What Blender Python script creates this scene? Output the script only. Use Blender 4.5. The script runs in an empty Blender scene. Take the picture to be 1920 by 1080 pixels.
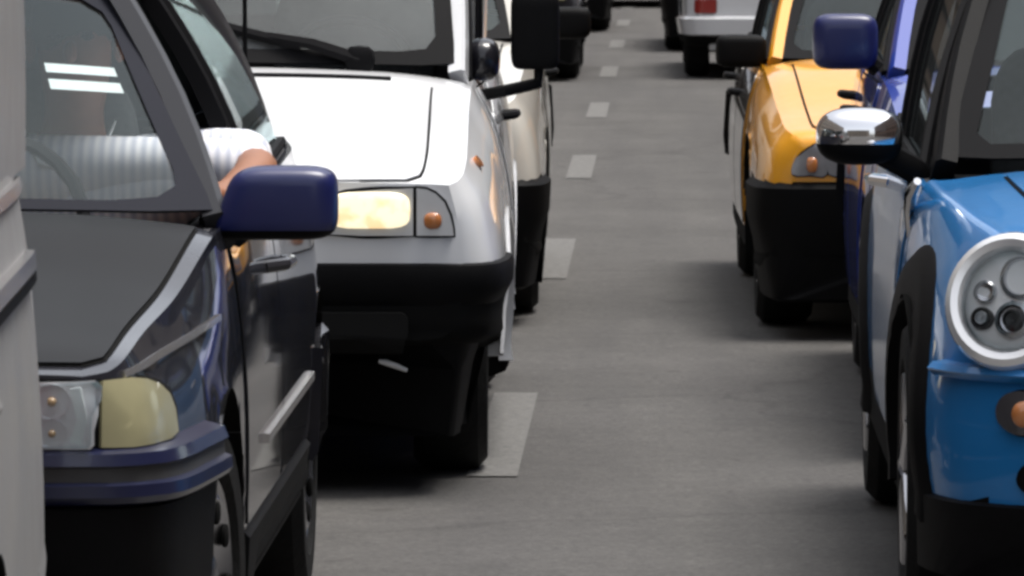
import bpy, bmesh, math, random
import numpy as np
from mathutils import Vector, Matrix
from mathutils.bvhtree import BVHTree
R = math.radians
random.seed(7)
SC = bpy.context.scene
COL = SC.collection

# ------------------------------------------------------------------ camera, world, sun
cam_d = bpy.data.cameras.new('camera'); cam = bpy.data.objects.new('camera', cam_d); COL.objects.link(cam)
cam.location = (0, 0, 1.47)
cam.rotation_euler = (R(90) - math.atan(780/12000), 0, math.atan(290/12000))
cam_d.sensor_width = 36; cam_d.lens = 225; cam_d.clip_start = .1; cam_d.clip_end = 2000
cam_d.dof.use_dof = True; cam_d.dof.focus_distance = 13.5; cam_d.dof.aperture_fstop = 28
SC.camera = cam
SC.cycles.filter_width = 3.0

SUN_EL, SUN_AZ = R(75), R(80)
w = bpy.data.worlds.new('World'); SC.world = w; w.use_nodes = True
nt = w.node_tree; bg = nt.nodes['Background']
sky = nt.nodes.new('ShaderNodeTexSky'); sky.sky_type = 'NISHITA'; sky.sun_disc = False
sky.sun_elevation = SUN_EL; sky.sun_rotation = SUN_AZ; sky.dust_density = 4; sky.air_density = 1.0; sky.ozone_density = .6
hs = nt.nodes.new('ShaderNodeHueSaturation'); hs.inputs['Saturation'].default_value = .28
nt.links.new(sky.outputs[0], hs.inputs['Color']); nt.links.new(hs.outputs[0], bg.inputs[0]); bg.inputs[1].default_value = .14
sd = bpy.data.lights.new('sun', 'SUN'); sd.energy = 1.5; sd.angle = R(26); sd.color = (1, .96, .9)
so = bpy.data.objects.new('sun', sd); COL.objects.link(so)
dirv = Vector((math.sin(SUN_AZ)*math.cos(SUN_EL), math.cos(SUN_AZ)*math.cos(SUN_EL), math.sin(SUN_EL)))
so.rotation_euler = dirv.to_track_quat('Z', 'Y').to_euler()
SC.view_settings.view_transform = 'Standard'; SC.view_settings.look = 'None'
SC.view_settings.exposure = .95; SC.view_settings.gamma = 1

# ------------------------------------------------------------------ materials
def mat(name, col, rough=.5, metal=0., coat=0., spec=.5, noise=0., nscale=20., bump=0., bscale=200., dirt=0., emit=None, es=0., crough=.04):
    m = bpy.data.materials.new(name); m.use_nodes = True
    t = m.node_tree; b = t.nodes['Principled BSDF']
    b.inputs['Base Color'].default_value = (*col, 1); b.inputs['Roughness'].default_value = rough
    b.inputs['Metallic'].default_value = metal; b.inputs['Coat Weight'].default_value = coat
    b.inputs['Coat Roughness'].default_value = crough; b.inputs['Specular IOR Level'].default_value = spec
    tc = t.nodes.new('ShaderNodeTexCoord'); src = None
    if noise:
        n = t.nodes.new('ShaderNodeTexNoise'); n.inputs['Scale'].default_value = nscale; n.inputs['Detail'].default_value = 6
        t.links.new(tc.outputs['Object'], n.inputs['Vector'])
        mx = t.nodes.new('ShaderNodeMix'); mx.data_type = 'RGBA'
        mx.inputs[6].default_value = (*[c*(1-noise) for c in col], 1); mx.inputs[7].default_value = (*[min(1, c*(1+noise)) for c in col], 1)
        t.links.new(n.outputs['Fac'], mx.inputs[0]); src = mx.outputs[2]
    if dirt:
        n = t.nodes.new('ShaderNodeTexNoise'); n.inputs['Scale'].default_value = 3.5; n.inputs['Detail'].default_value = 9; n.inputs['Roughness'].default_value = .65
        t.links.new(tc.outputs['Object'], n.inputs['Vector'])
        rp = t.nodes.new('ShaderNodeMapRange'); rp.inputs[1].default_value = .42; rp.inputs[2].default_value = .75; rp.inputs[4].default_value = dirt
        t.links.new(n.outputs['Fac'], rp.inputs[0])
        mx = t.nodes.new('ShaderNodeMix'); mx.data_type = 'RGBA'
        if src: t.links.new(src, mx.inputs[6])
        else: mx.inputs[6].default_value = (*col, 1)
        mx.inputs[7].default_value = (.22, .19, .16, 1); t.links.new(rp.outputs[0], mx.inputs[0]); src = mx.outputs[2]
        rr = t.nodes.new('ShaderNodeMapRange'); rr.inputs[1].default_value = .35; rr.inputs[2].default_value = .75
        rr.inputs[3].default_value = rough; rr.inputs[4].default_value = min(1, rough+.25)
        t.links.new(n.outputs['Fac'], rr.inputs[0]); t.links.new(rr.outputs[0], b.inputs['Roughness'])
    if src: t.links.new(src, b.inputs['Base Color'])
    if bump:
        n = t.nodes.new('ShaderNodeTexNoise'); n.inputs['Scale'].default_value = bscale; n.inputs['Detail'].default_value = 4
        t.links.new(tc.outputs['Object'], n.inputs['Vector'])
        bp = t.nodes.new('ShaderNodeBump'); bp.inputs['Strength'].default_value = bump; bp.inputs['Distance'].default_value = .01
        t.links.new(n.outputs['Fac'], bp.inputs['Height']); t.links.new(bp.outputs[0], b.inputs['Normal'])
    if emit:
        b.inputs['Emission Color'].default_value = (*emit, 1); b.inputs['Emission Strength'].default_value = es
    return m
def paint(name, col, metal=.0, rough=.3, dirt=.25): return mat(name, col, rough, metal, 1., .12, dirt=dirt*.6, crough=.04)
def glass(name, tint=(.80, .84, .84), ior=1.37, rough=.03, dust=.035):
    m = bpy.data.materials.new(name); m.use_nodes = True; t = m.node_tree; t.nodes.clear()
    o = t.nodes.new('ShaderNodeOutputMaterial'); tr = t.nodes.new('ShaderNodeBsdfTransparent'); gl = t.nodes.new('ShaderNodeBsdfGlossy')
    tr.inputs[0].default_value = (*tint, 1); gl.inputs['Roughness'].default_value = rough; gl.inputs[0].default_value = (.74, .86, .88, 1)
    fr = t.nodes.new('ShaderNodeFresnel'); fr.inputs[0].default_value = ior
    mx = t.nodes.new('ShaderNodeMixShader'); t.links.new(fr.outputs[0], mx.inputs[0]); t.links.new(tr.outputs[0], mx.inputs[1]); t.links.new(gl.outputs[0], mx.inputs[2])
    df = t.nodes.new('ShaderNodeBsdfDiffuse'); df.inputs[0].default_value = (.36, .37, .37, 1); m2 = t.nodes.new('ShaderNodeMixShader')  # pale diffuse haze painted into the glass, brightens the windshields
    n = t.nodes.new('ShaderNodeTexNoise'); n.inputs['Scale'].default_value = 2.2; n.inputs['Detail'].default_value = 8; tc = t.nodes.new('ShaderNodeTexCoord')
    t.links.new(tc.outputs['Object'], n.inputs['Vector']); rp = t.nodes.new('ShaderNodeMapRange'); rp.inputs[1].default_value = .3; rp.inputs[2].default_value = .7
    rp.inputs[3].default_value = dust*.6; rp.inputs[4].default_value = dust*1.5; t.links.new(n.outputs['Fac'], rp.inputs[0]); t.links.new(rp.outputs[0], m2.inputs[0])
    t.links.new(mx.outputs[0], m2.inputs[1]); t.links.new(df.outputs[0], m2.inputs[2])
    t.links.new(m2.outputs[0], o.inputs[0]); return m
M = dict(
 black=paint('black_paint', (.012, .013, .02), rough=.35, dirt=.10),
 silver=mat('silver_paint', (.34, .338, .34), .5, .4, .25, dirt=.2, crough=.25),
 white=paint('white_paint', (.70, .71, .73), rough=.3, dirt=.07),
 white2=paint('cream_paint', (.60, .58, .53), rough=.3, dirt=.2),
 blue=mat('blue_paint', (.02, .20, .52), .28, .2, .9, .2, dirt=.03, crough=.05),
 navy=paint('navy_paint', (.02, .05, .32), .0, .3, dirt=.05),
 yellow=paint('yellow_paint', (.78, .34, .016), rough=.3, dirt=.08),
 grey=paint('grey_paint', (.10, .10, .10), .4, .35),
 dark=paint('charcoal_paint', (.012, .012, .016), .0, .35, dirt=.06),
 navyp=mat('navy_plastic', (.005, .010, .085), .42, coat=.4, crough=.15),
 bumpblue=mat('bumper_blue', (.008, .011, .042), .35, coat=.5, crough=.1),
 plastic=mat('black_plastic', (.003, .003, .0035), .6, spec=.12, noise=.3, bump=.15, bscale=300),
 plasticg=mat('grey_plastic', (.05, .05, .052), .55, noise=.3),
 seal=mat('rubber_seal', (.006, .006, .007), .65, spec=.1),
 rubber=mat('tyre_rubber', (.01, .01, .01), .8, spec=.2, noise=.4, bump=.3, bscale=80),
 chrome=mat('chrome', (.86, .86, .88), .06, 1.),
 alloy=mat('alloy', (.55, .55, .57), .25, 1.),
 under=mat('underbody', (.006, .006, .006), .9, spec=.1),
 interior=mat('cabin_lining', (.06, .06, .065), .8, spec=.2, noise=.2),
 seatc=mat('seat_cloth', (.09, .095, .10), .9, spec=.1, noise=.3, nscale=60),
 dash=mat('dashboard', (.035, .035, .038), .7, spec=.3),
 reflector=mat('lamp_reflector', (.80, .82, .85), .3, .55, coat=.8, noise=.12, nscale=14),
 amberl=mat('amber_lens', (.52, .19, .06), .15, coat=1.),
 redl=mat('red_lens', (.45, .01, .008), .15, coat=1.),
 redlit=mat('red_lens_lit', (.28, .02, .015), .3, coat=1.),
 olive=mat('frosted_indicator', (.29, .27, .16), .35, coat=.5, noise=.1, nscale=30),
 lampgrey=mat('grey_lamp', (.30, .30, .31), .25, .3, coat=1., noise=.3, nscale=25),
 warmbulb=mat('warm_bulb', (.75, .6, .35), .2, coat=1.),
 bulb=mat('amber_bulb', (.55, .36, .2), .2, coat=1.),
 lit=mat('lit_headlamp', (.8, .72, .5), .15, coat=1., emit=(1., .80, .45), es=.3),
 trimw=mat('bright_trim', (.62, .60, .60), .22, .9),
 paper=mat('white_paper', (.8, .85, .85), .6),
 platew=mat('plate_white', (.6, .6, .6), .4),
 skin=mat('skin', (.30, .13, .07), .5, noise=.12, nscale=40), hair=mat('hair', (.02, .015, .012), .6),
 glass=glass('window_glass'), clear=glass('lamp_glass', (.92, .93, .94), 1.45, dust=.0),
 glassd=glass('dusty_glass', (.6, .62, .62), dust=.26),  # stronger painted haze in place of the van windshield's pale reflection
 mirror=mat('mirror_glass', (.9, .9, .9), .01, 1.),
)
t = M['lit'].node_tree; tc = t.nodes.new('ShaderNodeTexCoord'); n = t.nodes.new('ShaderNodeTexNoise'); n.inputs['Scale'].default_value = 22; n.inputs['Detail'].default_value = 3
t.links.new(tc.outputs['Object'], n.inputs['Vector']); rp = t.nodes.new('ShaderNodeValToRGB'); rp.color_ramp.elements[0].position = .36; rp.color_ramp.elements[0].color = (.85, .60, .30, 1)
rp.color_ramp.elements[1].position = .52; rp.color_ramp.elements[1].color = (1., .86, .58, 1); t.links.new(n.outputs['Fac'], rp.inputs[0]); t.links.new(rp.outputs[0], t.nodes['Principled BSDF'].inputs['Emission Color']); t.nodes['Principled BSDF'].inputs['Emission Strength'].default_value = .6
# shirt with stripes
ms = mat('striped_shirt', (.75, .77, .85), .8); t = ms.node_tree
wv = t.nodes.new('ShaderNodeTexWave'); wv.inputs['Scale'].default_value = 16; wv.bands_direction = 'X'
tc = t.nodes.new('ShaderNodeTexCoord'); t.links.new(tc.outputs['Object'], wv.inputs['Vector'])
mx = t.nodes.new('ShaderNodeMix'); mx.data_type = 'RGBA'; mx.inputs[6].default_value = (.55, .58, .68, 1); mx.inputs[7].default_value = (.86, .86, .9, 1)
t.links.new(wv.outputs['Fac'], mx.inputs[0]); t.links.new(mx.outputs[2], t.nodes['Principled BSDF'].inputs['Base Color']); M['shirt'] = ms
# asphalt
def asphalt():
    m = bpy.data.materials.new('asphalt'); m.use_nodes = True; t = m.node_tree; b = t.nodes['Principled BSDF']
    b.inputs['Roughness'].default_value = .85; b.inputs['Specular IOR Level'].default_value = .3
    tc = t.nodes.new('ShaderNodeTexCoord')
    def N(s, d, r=.5):
        n = t.nodes.new('ShaderNodeTexNoise'); n.inputs['Scale'].default_value = s; n.inputs['Detail'].default_value = d; n.inputs['Roughness'].default_value = r
        t.links.new(tc.outputs['Object'], n.inputs['Vector']); return n.outputs['Fac']
    def ramp(f, a, ca, bb, cb):
        r = t.nodes.new('ShaderNodeValToRGB'); r.color_ramp.elements[0].position = a; r.color_ramp.elements[0].color = (*ca, 1)
        r.color_ramp.elements[1].position = bb; r.color_ramp.elements[1].color = (*cb, 1); t.links.new(f, r.inputs[0]); return r.outputs[0]
    def mul(a, c, f=1.):
        x = t.nodes.new('ShaderNodeMix'); x.data_type = 'RGBA'; x.blend_type = 'MULTIPLY'; x.inputs[0].default_value = f
        t.links.new(a, x.inputs[6]); t.links.new(c, x.inputs[7]); return x.outputs[2]
    base = ramp(N(.9, 7, .6), .3, (.076, .0735, .071), .72, (.103, .0995, .0965))
    fine = ramp(N(48, 5, .8), .33, (.58, .58, .58), .68, (1.32, 1.31, 1.30))
    mid = ramp(N(9, 6, .7), .3, (.84, .84, .84), .7, (1.12, 1.11, 1.1))
    c = mul(mul(base, fine), mid)
    mp = t.nodes.new('ShaderNodeMapping'); mp.inputs['Scale'].default_value = (1.6, .06, 1); t.links.new(tc.outputs['Object'], mp.inputs[0])
    n = t.nodes.new('ShaderNodeTexNoise'); n.inputs['Scale'].default_value = 1.7; n.inputs['Detail'].default_value = 4; t.links.new(mp.outputs[0], n.inputs['Vector'])
    c = mul(c, ramp(n.outputs['Fac'], .35, (.86, .86, .87), .62, (1.03, 1.03, 1.02)))
    c = mul(c, ramp(N(2.3, 5, .7), .30, (.62, .61, .60), .37, (1, 1, 1)))
    vo = t.nodes.new('ShaderNodeTexVoronoi'); vo.feature = 'DISTANCE_TO_EDGE'; vo.inputs['Scale'].default_value = .33
    nz = t.nodes.new('ShaderNodeTexNoise'); nz.inputs['Scale'].default_value = 2.5; nz.inputs['Detail'].default_value = 6; t.links.new(tc.outputs['Object'], nz.inputs['Vector'])
    ad = t.nodes.new('ShaderNodeMix'); ad.data_type = 'RGBA'; ad.blend_type = 'ADD'; ad.inputs[0].default_value = .45; t.links.new(tc.outputs['Object'], ad.inputs[6]); t.links.new(nz.outputs['Color'], ad.inputs[7])
    t.links.new(ad.outputs[2], vo.inputs['Vector']); c = mul(c, ramp(vo.outputs['Distance'], .0, (.78, .78, .78), .010, (1, 1, 1)))
    t.links.new(c, b.inputs['Base Color'])
    bp = t.nodes.new('ShaderNodeBump'); bp.inputs['Strength'].default_value = .5; bp.inputs['Distance'].default_value = .006
    t.links.new(N(120, 3), bp.inputs['Height']); t.links.new(bp.outputs[0], b.inputs['Normal']); return m
M['asphalt'] = asphalt()
def worn(name, c0, c1):
    m = mat(name, c1, .8, spec=.3, bump=.3, bscale=120); t = m.node_tree
    tc = t.nodes.new('ShaderNodeTexCoord'); n = t.nodes.new('ShaderNodeTexNoise'); n.inputs['Scale'].default_value = 38; n.inputs['Detail'].default_value = 8; n.inputs['Roughness'].default_value = .75
    t.links.new(tc.outputs['Object'], n.inputs['Vector'])
    r = t.nodes.new('ShaderNodeValToRGB'); r.color_ramp.elements[0].position = .36; r.color_ramp.elements[0].color = (*c0, 1); r.color_ramp.elements[1].position = .6; r.color_ramp.elements[1].color = (*c1, 1)
    t.links.new(n.outputs['Fac'], r.inputs[0]); t.links.new(r.outputs[0], t.nodes['Principled BSDF'].inputs['Base Color']); return m
M['marking'] = worn('worn_marking', (.095, .093, .089), (.165, .162, .155))
M['concrete'] = worn('pavement_slab', (.2, .19, .18), (.3, .29, .27))
M['earth'] = worn('earth', (.06, .06, .05), (.12, .11, .09))

# ------------------------------------------------------------------ mesh helpers
def build(name, verts, faces, mats, parent=None, fm=None, smooth=True, loc=None):
    me = bpy.data.meshes.new(name); me.from_pydata([tuple(v) for v in verts], [], faces)
    bm = bmesh.new(); bm.from_mesh(me)
    if fm:
        for f, k in zip(bm.faces, fm): f.material_index = k
    bmesh.ops.recalc_face_normals(bm, faces=bm.faces)
    for f in bm.faces: f.smooth = smooth
    if smooth:
        for e in bm.edges:
            if len(e.link_faces) == 2 and e.calc_face_angle(0) > R(38): e.smooth = False
    bm.to_mesh(me); bm.free()
    for m in (mats if isinstance(mats, list) else [mats]): me.materials.append(m)
    o = bpy.data.objects.new(name, me); COL.objects.link(o)
    if parent: o.parent = parent
    return o
class MB:
    def __init__(s): s.v = []; s.f = []; s.m = []
    def add(s, v, f, k=0):
        n = len(s.v); s.v += [Vector(p) for p in v]; s.f += [tuple(i+n for i in q) for q in f]; s.m += [k]*len(f); return s
    def box(s, a, b, k=0):
        x0, y0, z0 = a; x1, y1, z1 = b
        return s.add([(x0,y0,z0),(x1,y0,z0),(x1,y1,z0),(x0,y1,z0),(x0,y0,z1),(x1,y0,z1),(x1,y1,z1),(x0,y1,z1)],
                     [(0,3,2,1),(4,5,6,7),(0,1,5,4),(1,2,6,5),(2,3,7,6),(3,0,4,7)], k)
    def sup(s, c, r, p=.5, n=20, m=12, k=0, rot=None, fn=None):   # superellipsoid
        def sp(v, e): return math.copysign(abs(v)**e, v)
        vs = []
        for i in range(m+1):
            a = -math.pi/2 + math.pi*i/m
            for j in range(n):
                b = 2*math.pi*j/n
                q = Vector((r[0]*sp(math.cos(a), p)*sp(math.cos(b), p), r[1]*sp(math.cos(a), p)*sp(math.sin(b), p), r[2]*sp(math.sin(a), p)))
                if fn: q = fn(q)
                if rot: q = rot @ q
                vs.append(q + Vector(c))
        fs = [(i*n+j, i*n+(j+1) % n, (i+1)*n+(j+1) % n, (i+1)*n+j) for i in range(m) for j in range(n)]
        return s.add(vs, fs, k)
    def tube(s, pts, r, n=8, k=0, flat=1.):
        pts = [Vector(p) for p in pts]; vs = []
        rr = r if isinstance(r, (list, tuple)) else [r]*len(pts)
        for i, p in enumerate(pts):
            t = (pts[min(i+1, len(pts)-1)] - pts[max(i-1, 0)]).normalized()
            a = t.cross(Vector((0, 0, 1)));  a = a.normalized() if a.length > .05 else Vector((1, 0, 0))
            b = a.cross(t).normalized()
            for j in range(n):
                th = 2*math.pi*j/n; vs.append(p + a*math.cos(th)*rr[i] + b*math.sin(th)*rr[i]*flat)
        fs = [(i*n+j, i*n+(j+1) % n, (i+1)*n+(j+1) % n, (i+1)*n+j) for i in range(len(pts)-1) for j in range(n)]
        fs += [tuple(range(n))[::-1], tuple((len(pts)-1)*n+j for j in range(n))]
        return s.add(vs, fs, k)
    def lathe(s, prof, axis='x', c=(0, 0, 0), n=40, k=0):  # prof: (a, r)
        vs = []
        for a, r in prof:
            for j in range(n):
                th = 2*math.pi*j/n; u, v = r*math.cos(th), r*math.sin(th)
                q = (a, u, v) if axis == 'x' else (u, a, v)
                vs.append(Vector(q)+Vector(c))
        return s.add(vs, [(i*n+j, i*n+(j+1) % n, (i+1)*n+(j+1) % n, (i+1)*n+j) for i in range(len(prof)-1) for j in range(n)], k)
    def build(s, name, mats, parent=None, smooth=True): return build(name, s.v, s.f, mats, parent, s.m, smooth)
def smoothed(o, lv=2, bev=0, seg=2):
    if bev:
        b = o.modifiers.new('bevel', 'BEVEL'); b.width = bev; b.segments = seg; b.limit_method = 'ANGLE'
    return o
def pchip(xs, ys, x):
    xs = np.array(xs, float); ys = np.array(ys, float); h = np.diff(xs); d = np.diff(ys)/h; m = np.zeros_like(ys)
    for i in range(1, len(xs)-1):
        if d[i-1]*d[i] > 0: w1 = 2*h[i]+h[i-1]; w2 = h[i]+2*h[i-1]; m[i] = (w1+w2)/(w1/d[i-1]+w2/d[i])
    m[0] = d[0]; m[-1] = d[-1]
    i = int(np.clip(np.searchsorted(xs, x)-1, 0, len(xs)-2)); t = (x-xs[i])/h[i]; t = min(1, max(0, t))
    return float((2*t**3-3*t**2+1)*ys[i]+(t**3-2*t**2+t)*h[i]*m[i]+(-2*t**3+3*t**2)*ys[i+1]+(t**3-t**2)*h[i]*m[i+1])
def crom(P, n, closed=False):
    P = [np.array(p, float) for p in P]; out = []; N = len(P)
    rng = range(N) if closed else range(N-1)
    for i in rng:
        p1, p2 = P[i], P[(i+1) % N]
        p0 = P[(i-1) % N] if closed else (P[i-1] if i else 2*p1-p2)
        p3 = P[(i+2) % N] if closed else (P[i+2] if i+2 < N else 2*p2-p1)
        for k in range(n):
            t = k/n; out.append(.5*((2*p1)+(-p0+p2)*t+(2*p0-5*p1+4*p2-p3)*t*t+(-p0+3*p1-3*p2+p3)*t**3))
    if not closed: out.append(P[-1])
    return [tuple(o) for o in out]
def rrect(x0, x1, z0, z1, r=.02, n=4, taper=None):
    pts = []
    for cx, cz, a in ((x1-r, z1-r, 0), (x0+r, z1-r, 90), (x0+r, z0+r, 180), (x1-r, z0+r, 270)):
        for i in range(n+1): th = R(a+90*i/n); pts.append((cx+r*math.cos(th), cz+r*math.sin(th)))
    return dense(pts)
def dense(pts, d=.03):
    out = []
    for i, p in enumerate(pts):
        q = pts[(i+1) % len(pts)]; L = math.hypot(q[0]-p[0], q[1]-p[1]); k = max(1, int(L/d))
        for j in range(k): out.append((p[0]+(q[0]-p[0])*j/k, p[1]+(q[1]-p[1])*j/k))
    return out
def prop(o, label=None, cat=None, group=None, kind=None):
    for k, v in (('label', label), ('category', cat), ('group', group), ('kind', kind)):
        if v: o[k] = v
    return o

# ------------------------------------------------------------------ car kit (local: x across, y from the nose back, z up)
class Car:
    def __init__(s, name, label, cat, loc, rotz=0, group=None):
        s.root = bpy.data.objects.new(name, None); COL.objects.link(s.root)
        s.root.location = loc; s.root.rotation_euler = (0, 0, R(rotz)); prop(s.root, label, cat, group)
    def body(s, rows, paint, cowl, rear, arches, ra, sharp=True, wheel_r=.29, tub=.36, low=0., lowr=None):
        ys = [r[0] for r in rows]; f = [lambda y, k=k: pchip(ys, [r[k] for r in rows], y) for k in range(1, 7)]
        s.W, s.ZB, s.ZM, s.WS, s.ZS, s.ZT = f; s.L = ys[-1]; s.paint = paint; s.arches = arches; s.ra = ra; s.wr = wheel_r
        st = set(np.round(np.concatenate([np.linspace(0, .12, 9), np.arange(.15, s.L-.12, .045), np.linspace(s.L-.12, s.L, 8)]), 4))
        for a in arches:
            for t in np.linspace(-1, 1, 19): st.add(round(a+ra*math.sin(t*math.pi/2), 4))
        st = sorted(y for y in st if abs(y-cowl) > .008 and abs(y-rear) > .008)
        seq = [(y, cowl < y < rear) for y in st] + [(cowl-.001, False), (cowl+.001, True), (rear-.001, True), (rear+.001, False)]
        seq.sort(); V = []; F = []; FM = []; n = None
        for y, cab in seq:
            W, ZB, ZM, WS, ZS, ZT = (g(y) for g in f)
            lo = [(W*.5, ZB), (W-.05, ZB), (W-.008, ZB+.1), (W, ZM), (W*.62+WS*.38, ZM+.62*(ZS-ZM)), (WS, ZS)]
            if cab: hi = [(WS, ZS), (WS-.06, ZS-.005), (WS-.09, ZS-tub), (WS*.35, ZS-tub-.02), (0, ZS-tub-.02)]
            else:
                d = ZT-ZS; hi = [(WS, ZS), (WS*.93, ZS+.3*d), (WS*.7, ZS+.72*d), (WS*.35, ZS+.95*d), (0, ZT)]
            if sharp or cab:
                sec = crom(lo, 4)[:-1]
                sec += crom(hi, 4) if not cab else [tuple(np.array(hi[i])*(1-k/4)+np.array(hi[i+1])*k/4) for i in range(4) for k in range(4)]+[hi[4]]
            else: sec = crom(lo+hi[1:], 4)
            za = -1
            for a in arches:
                if abs(y-a) < ra: za = wheel_r+math.sqrt(ra*ra-(y-a)**2)
            out = []; clampd = []
            for i, (x, z) in enumerate(sec):
                c = i < 20 and z < za
                out.append((x, y, za if c else z)); clampd.append(c)
            full = out + [(-x, yy, z) for x, yy, z in out[-2::-1]]
            if n is None: n = len(full)
            V.append((full, clampd+clampd[-2::-1], cab))
        h = (n+1)//2; ylf = arches[0]+.1
        for i in range(len(V)-1):
            for j in range(n-1):
                F.append((i*n+j, i*n+j+1, (i+1)*n+j+1, (i+1)*n+j))
                jj = min(j, n-2-j)
                k = 0
                if jj < 4 or (V[i][1][j] and V[i][1][j+1] and V[i+1][1][j]): k = 1
                if V[i][2] and V[i+1][2] and jj >= 21: k = 2
                if V[i][2] != V[i+1][2]: k = 2
                zz = (V[i][0][j][2]+V[i+1][0][j+1][2])/2; yy = V[i][0][j][1]
                if k == 0 and (zz < low if yy < ylf or lowr is None else zz < lowr): k = 1
                FM.append(k)
            F.append((i*n+n-1, i*n, (i+1)*n, (i+1)*n+n-1)); FM.append(1)
        vs = [p for v in V for p in v[0]]; e = (len(V)-1)*n
        for b0, lw, inv in ((0, low, 1), (e, lowr or 0, -1)):
            for j in range(h-1):
                q_ = (b0+j, b0+j+1, b0+n-2-j, b0+n-1-j) if j < h-2 else (b0+j, b0+j+1, b0+n-1-j)
                F.append(q_[::inv]); FM.append(1 if vs[b0+j+1][2] < lw+.012 else 0)
        s.bodyo = build('body', vs, F, [paint, M['under'], M['interior']], s.root, FM)
        s.bvh = BVHTree.FromPolygons([Vector(v) for v in vs], F)
        return s
    def cast(s, o, d, off=0.):
        p, nr, i, dist = s.bvh.ray_cast(Vector(o), Vector(d).normalized())
        if p is None: 
            p, nr, i, dist = s.bvh.find_nearest(Vector(o))
        if nr.dot(Vector(d)) > 0: nr = -nr
        return p + nr*off, nr
    def patch(s, name, outline, m, axis='front', off=.005, seam=0, K=5, parent=None, dome=0., side=1):
        cx = sum(p[0] for p in outline)/len(outline); cz = sum(p[1] for p in outline)/len(outline); n = len(outline)
        def pr(a, b, o):
            if axis == 'front': return s.cast((a, -3, b), (0, 1, 0), o)[0]
            if axis == 'rear': return s.cast((a, s.L+3, b), (0, -1, 0), o)[0]
            if axis == 'top': return s.cast((a, b, 3), (0, 0, -1), o)[0]
            return s.cast((side*3, a, b), (-side, 0, 0), o)[0]
        V = [pr(cx, cz, off+dome)]; F = []; fm = []
        for k in range(1, K+1):
            t = k/K
            V += [pr(cx+(a-cx)*t, cz+(b-cz)*t, off+dome*(1-t*t)) for a, b in outline]
        for j in range(n): F.append((0, 1+j, 1+(j+1) % n)); fm.append(0)
        for k in range(1, K):
            b0 = 1+(k-1)*n; b1 = 1+k*n
            for j in range(n): F.append((b0+j, b1+j, b1+(j+1) % n, b0+(j+1) % n)); fm.append(0)
        b0 = 1+(K-1)*n; b1 = len(V)
        sz = max(max(abs(a-cx) for a, b in outline), max(abs(b-cz) for a, b in outline)); g = 1+(seam/sz if seam else 0)
        V += [pr(a, b, -.004 if not seam else .0015) for a, b in outline]
        for j in range(n): F.append((b0+j, b1+j, b1+(j+1) % n, b0+(j+1) % n)); fm.append(0)
        if seam:
            b2 = len(V)
            for a, b in outline:
                l = math.hypot(a-cx, b-cz); V.append(pr(cx+(a-cx)*(1+seam/l), cz+(b-cz)*(1+seam/l), .0015))
            for j in range(n): F.append((b1+j, b2+j, b2+(j+1) % n, b1+(j+1) % n)); fm.append(1)
        return build(name, V, F, [m, M['under']], parent or s.root, fm)
    def hood(s, m, yf, yb, k=.93, bow=.05, kf=None, off=.006):
        kf = kf or k; R_ = [(s.WS(y)*(kf+(k-kf)*min(1, (y-yf)/.3)), y) for y in np.linspace(yf+.03, yb, 26)]
        xf = R_[0][0]; xb = R_[-1][0]
        F_ = [(xf-.03-(xf-.03)*2*i/20, yf-.02*(1-(1-2*i/20)**2)) for i in range(21)]
        B_ = [(xb-.02-(xb-.02)*2*i/20, yb-bow*(1-(1-2*i/20)**2)) for i in range(21)]
        return s.patch('hood', R_+B_+[(-x, y) for x, y in R_[::-1]]+F_[::-1], m, 'top', off, .007, 14)
    def band(s, name, prof, m, th=(-100, 100), yc=.8, n=60, parent=None, rear=False, mats=None):
        # prof [(z, off, matindex)] bottom to top, wrapped round the nose (or tail)
        V = []; F = []; fm = []; P = len(prof)
        for i in range(n+1):
            a = R(th[0]+(th[1]-th[0])*i/n); d = Vector((math.sin(a), -math.cos(a), 0)); c = yc
            if rear: d.y = -d.y; c = s.L-yc
            for z, o, *_ in prof:
                o0 = Vector((0, c, z)); p, nr = s.cast(o0+d*4, -d); nr.z = 0
                nr = nr.normalized() if nr.length > .01 else d
                V.append(Vector((p.x, p.y, z))+nr*o)
        for i in range(n):
            for j in range(P-1): F.append((i*P+j, i*P+j+1, (i+1)*P+j+1, (i+1)*P+j)); fm.append(prof[j][2] if len(prof[j]) > 2 else 0)
        F += [tuple(range(P)), tuple(n*P+j for j in range(P))[::-1]]; fm += [0, 0]
        return build(name, V, F, mats or [m], parent or s.root, fm)
    def strip(s, name, pts, wdt, m, axis='side', off=.01, side=1, parent=None):
        # raised moulding along a polyline of (y, z) on the flank or (x, y) on top or (x, z) in front
        pts = dense(pts+pts[::-1][1:-1], .05)[:len(dense(pts+pts[::-1][1:-1], .05))//2+1] if len(pts) == 2 else pts
        V = []; F = []; n = len(pts)
        for i, (a, b) in enumerate(pts):
            a2, b2 = pts[min(i+1, n-1)]; a1, b1 = pts[max(i-1, 0)]; l = math.hypot(a2-a1, b2-b1) or 1
            na, nb = -(b2-b1)/l*wdt/2, (a2-a1)/l*wdt/2
            for kk, oo in ((-1, -.004), (-.8, off), (.8, off), (1, -.004)):
                aa, bb = a+na*kk, b+nb*kk
                if axis == 'side': p = s.cast((side*3, aa, bb), (-side, 0, 0), oo)[0]
                elif axis == 'top': p = s.cast((aa, bb, 3), (0, 0, -1), oo)[0]
                else: p = s.cast((aa, -3, bb), (0, 1, 0), oo)[0]
                V.append(p)
        for i in range(n-1):
            for j in range(3): F.append((i*4+j, i*4+j+1, (i+1)*4+j+1, (i+1)*4+j))
        F += [(0, 1, 2, 3), tuple((n-1)*4+j for j in (3, 2, 1, 0))]
        return build(name, V, F, m, parent or s.root)
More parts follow.
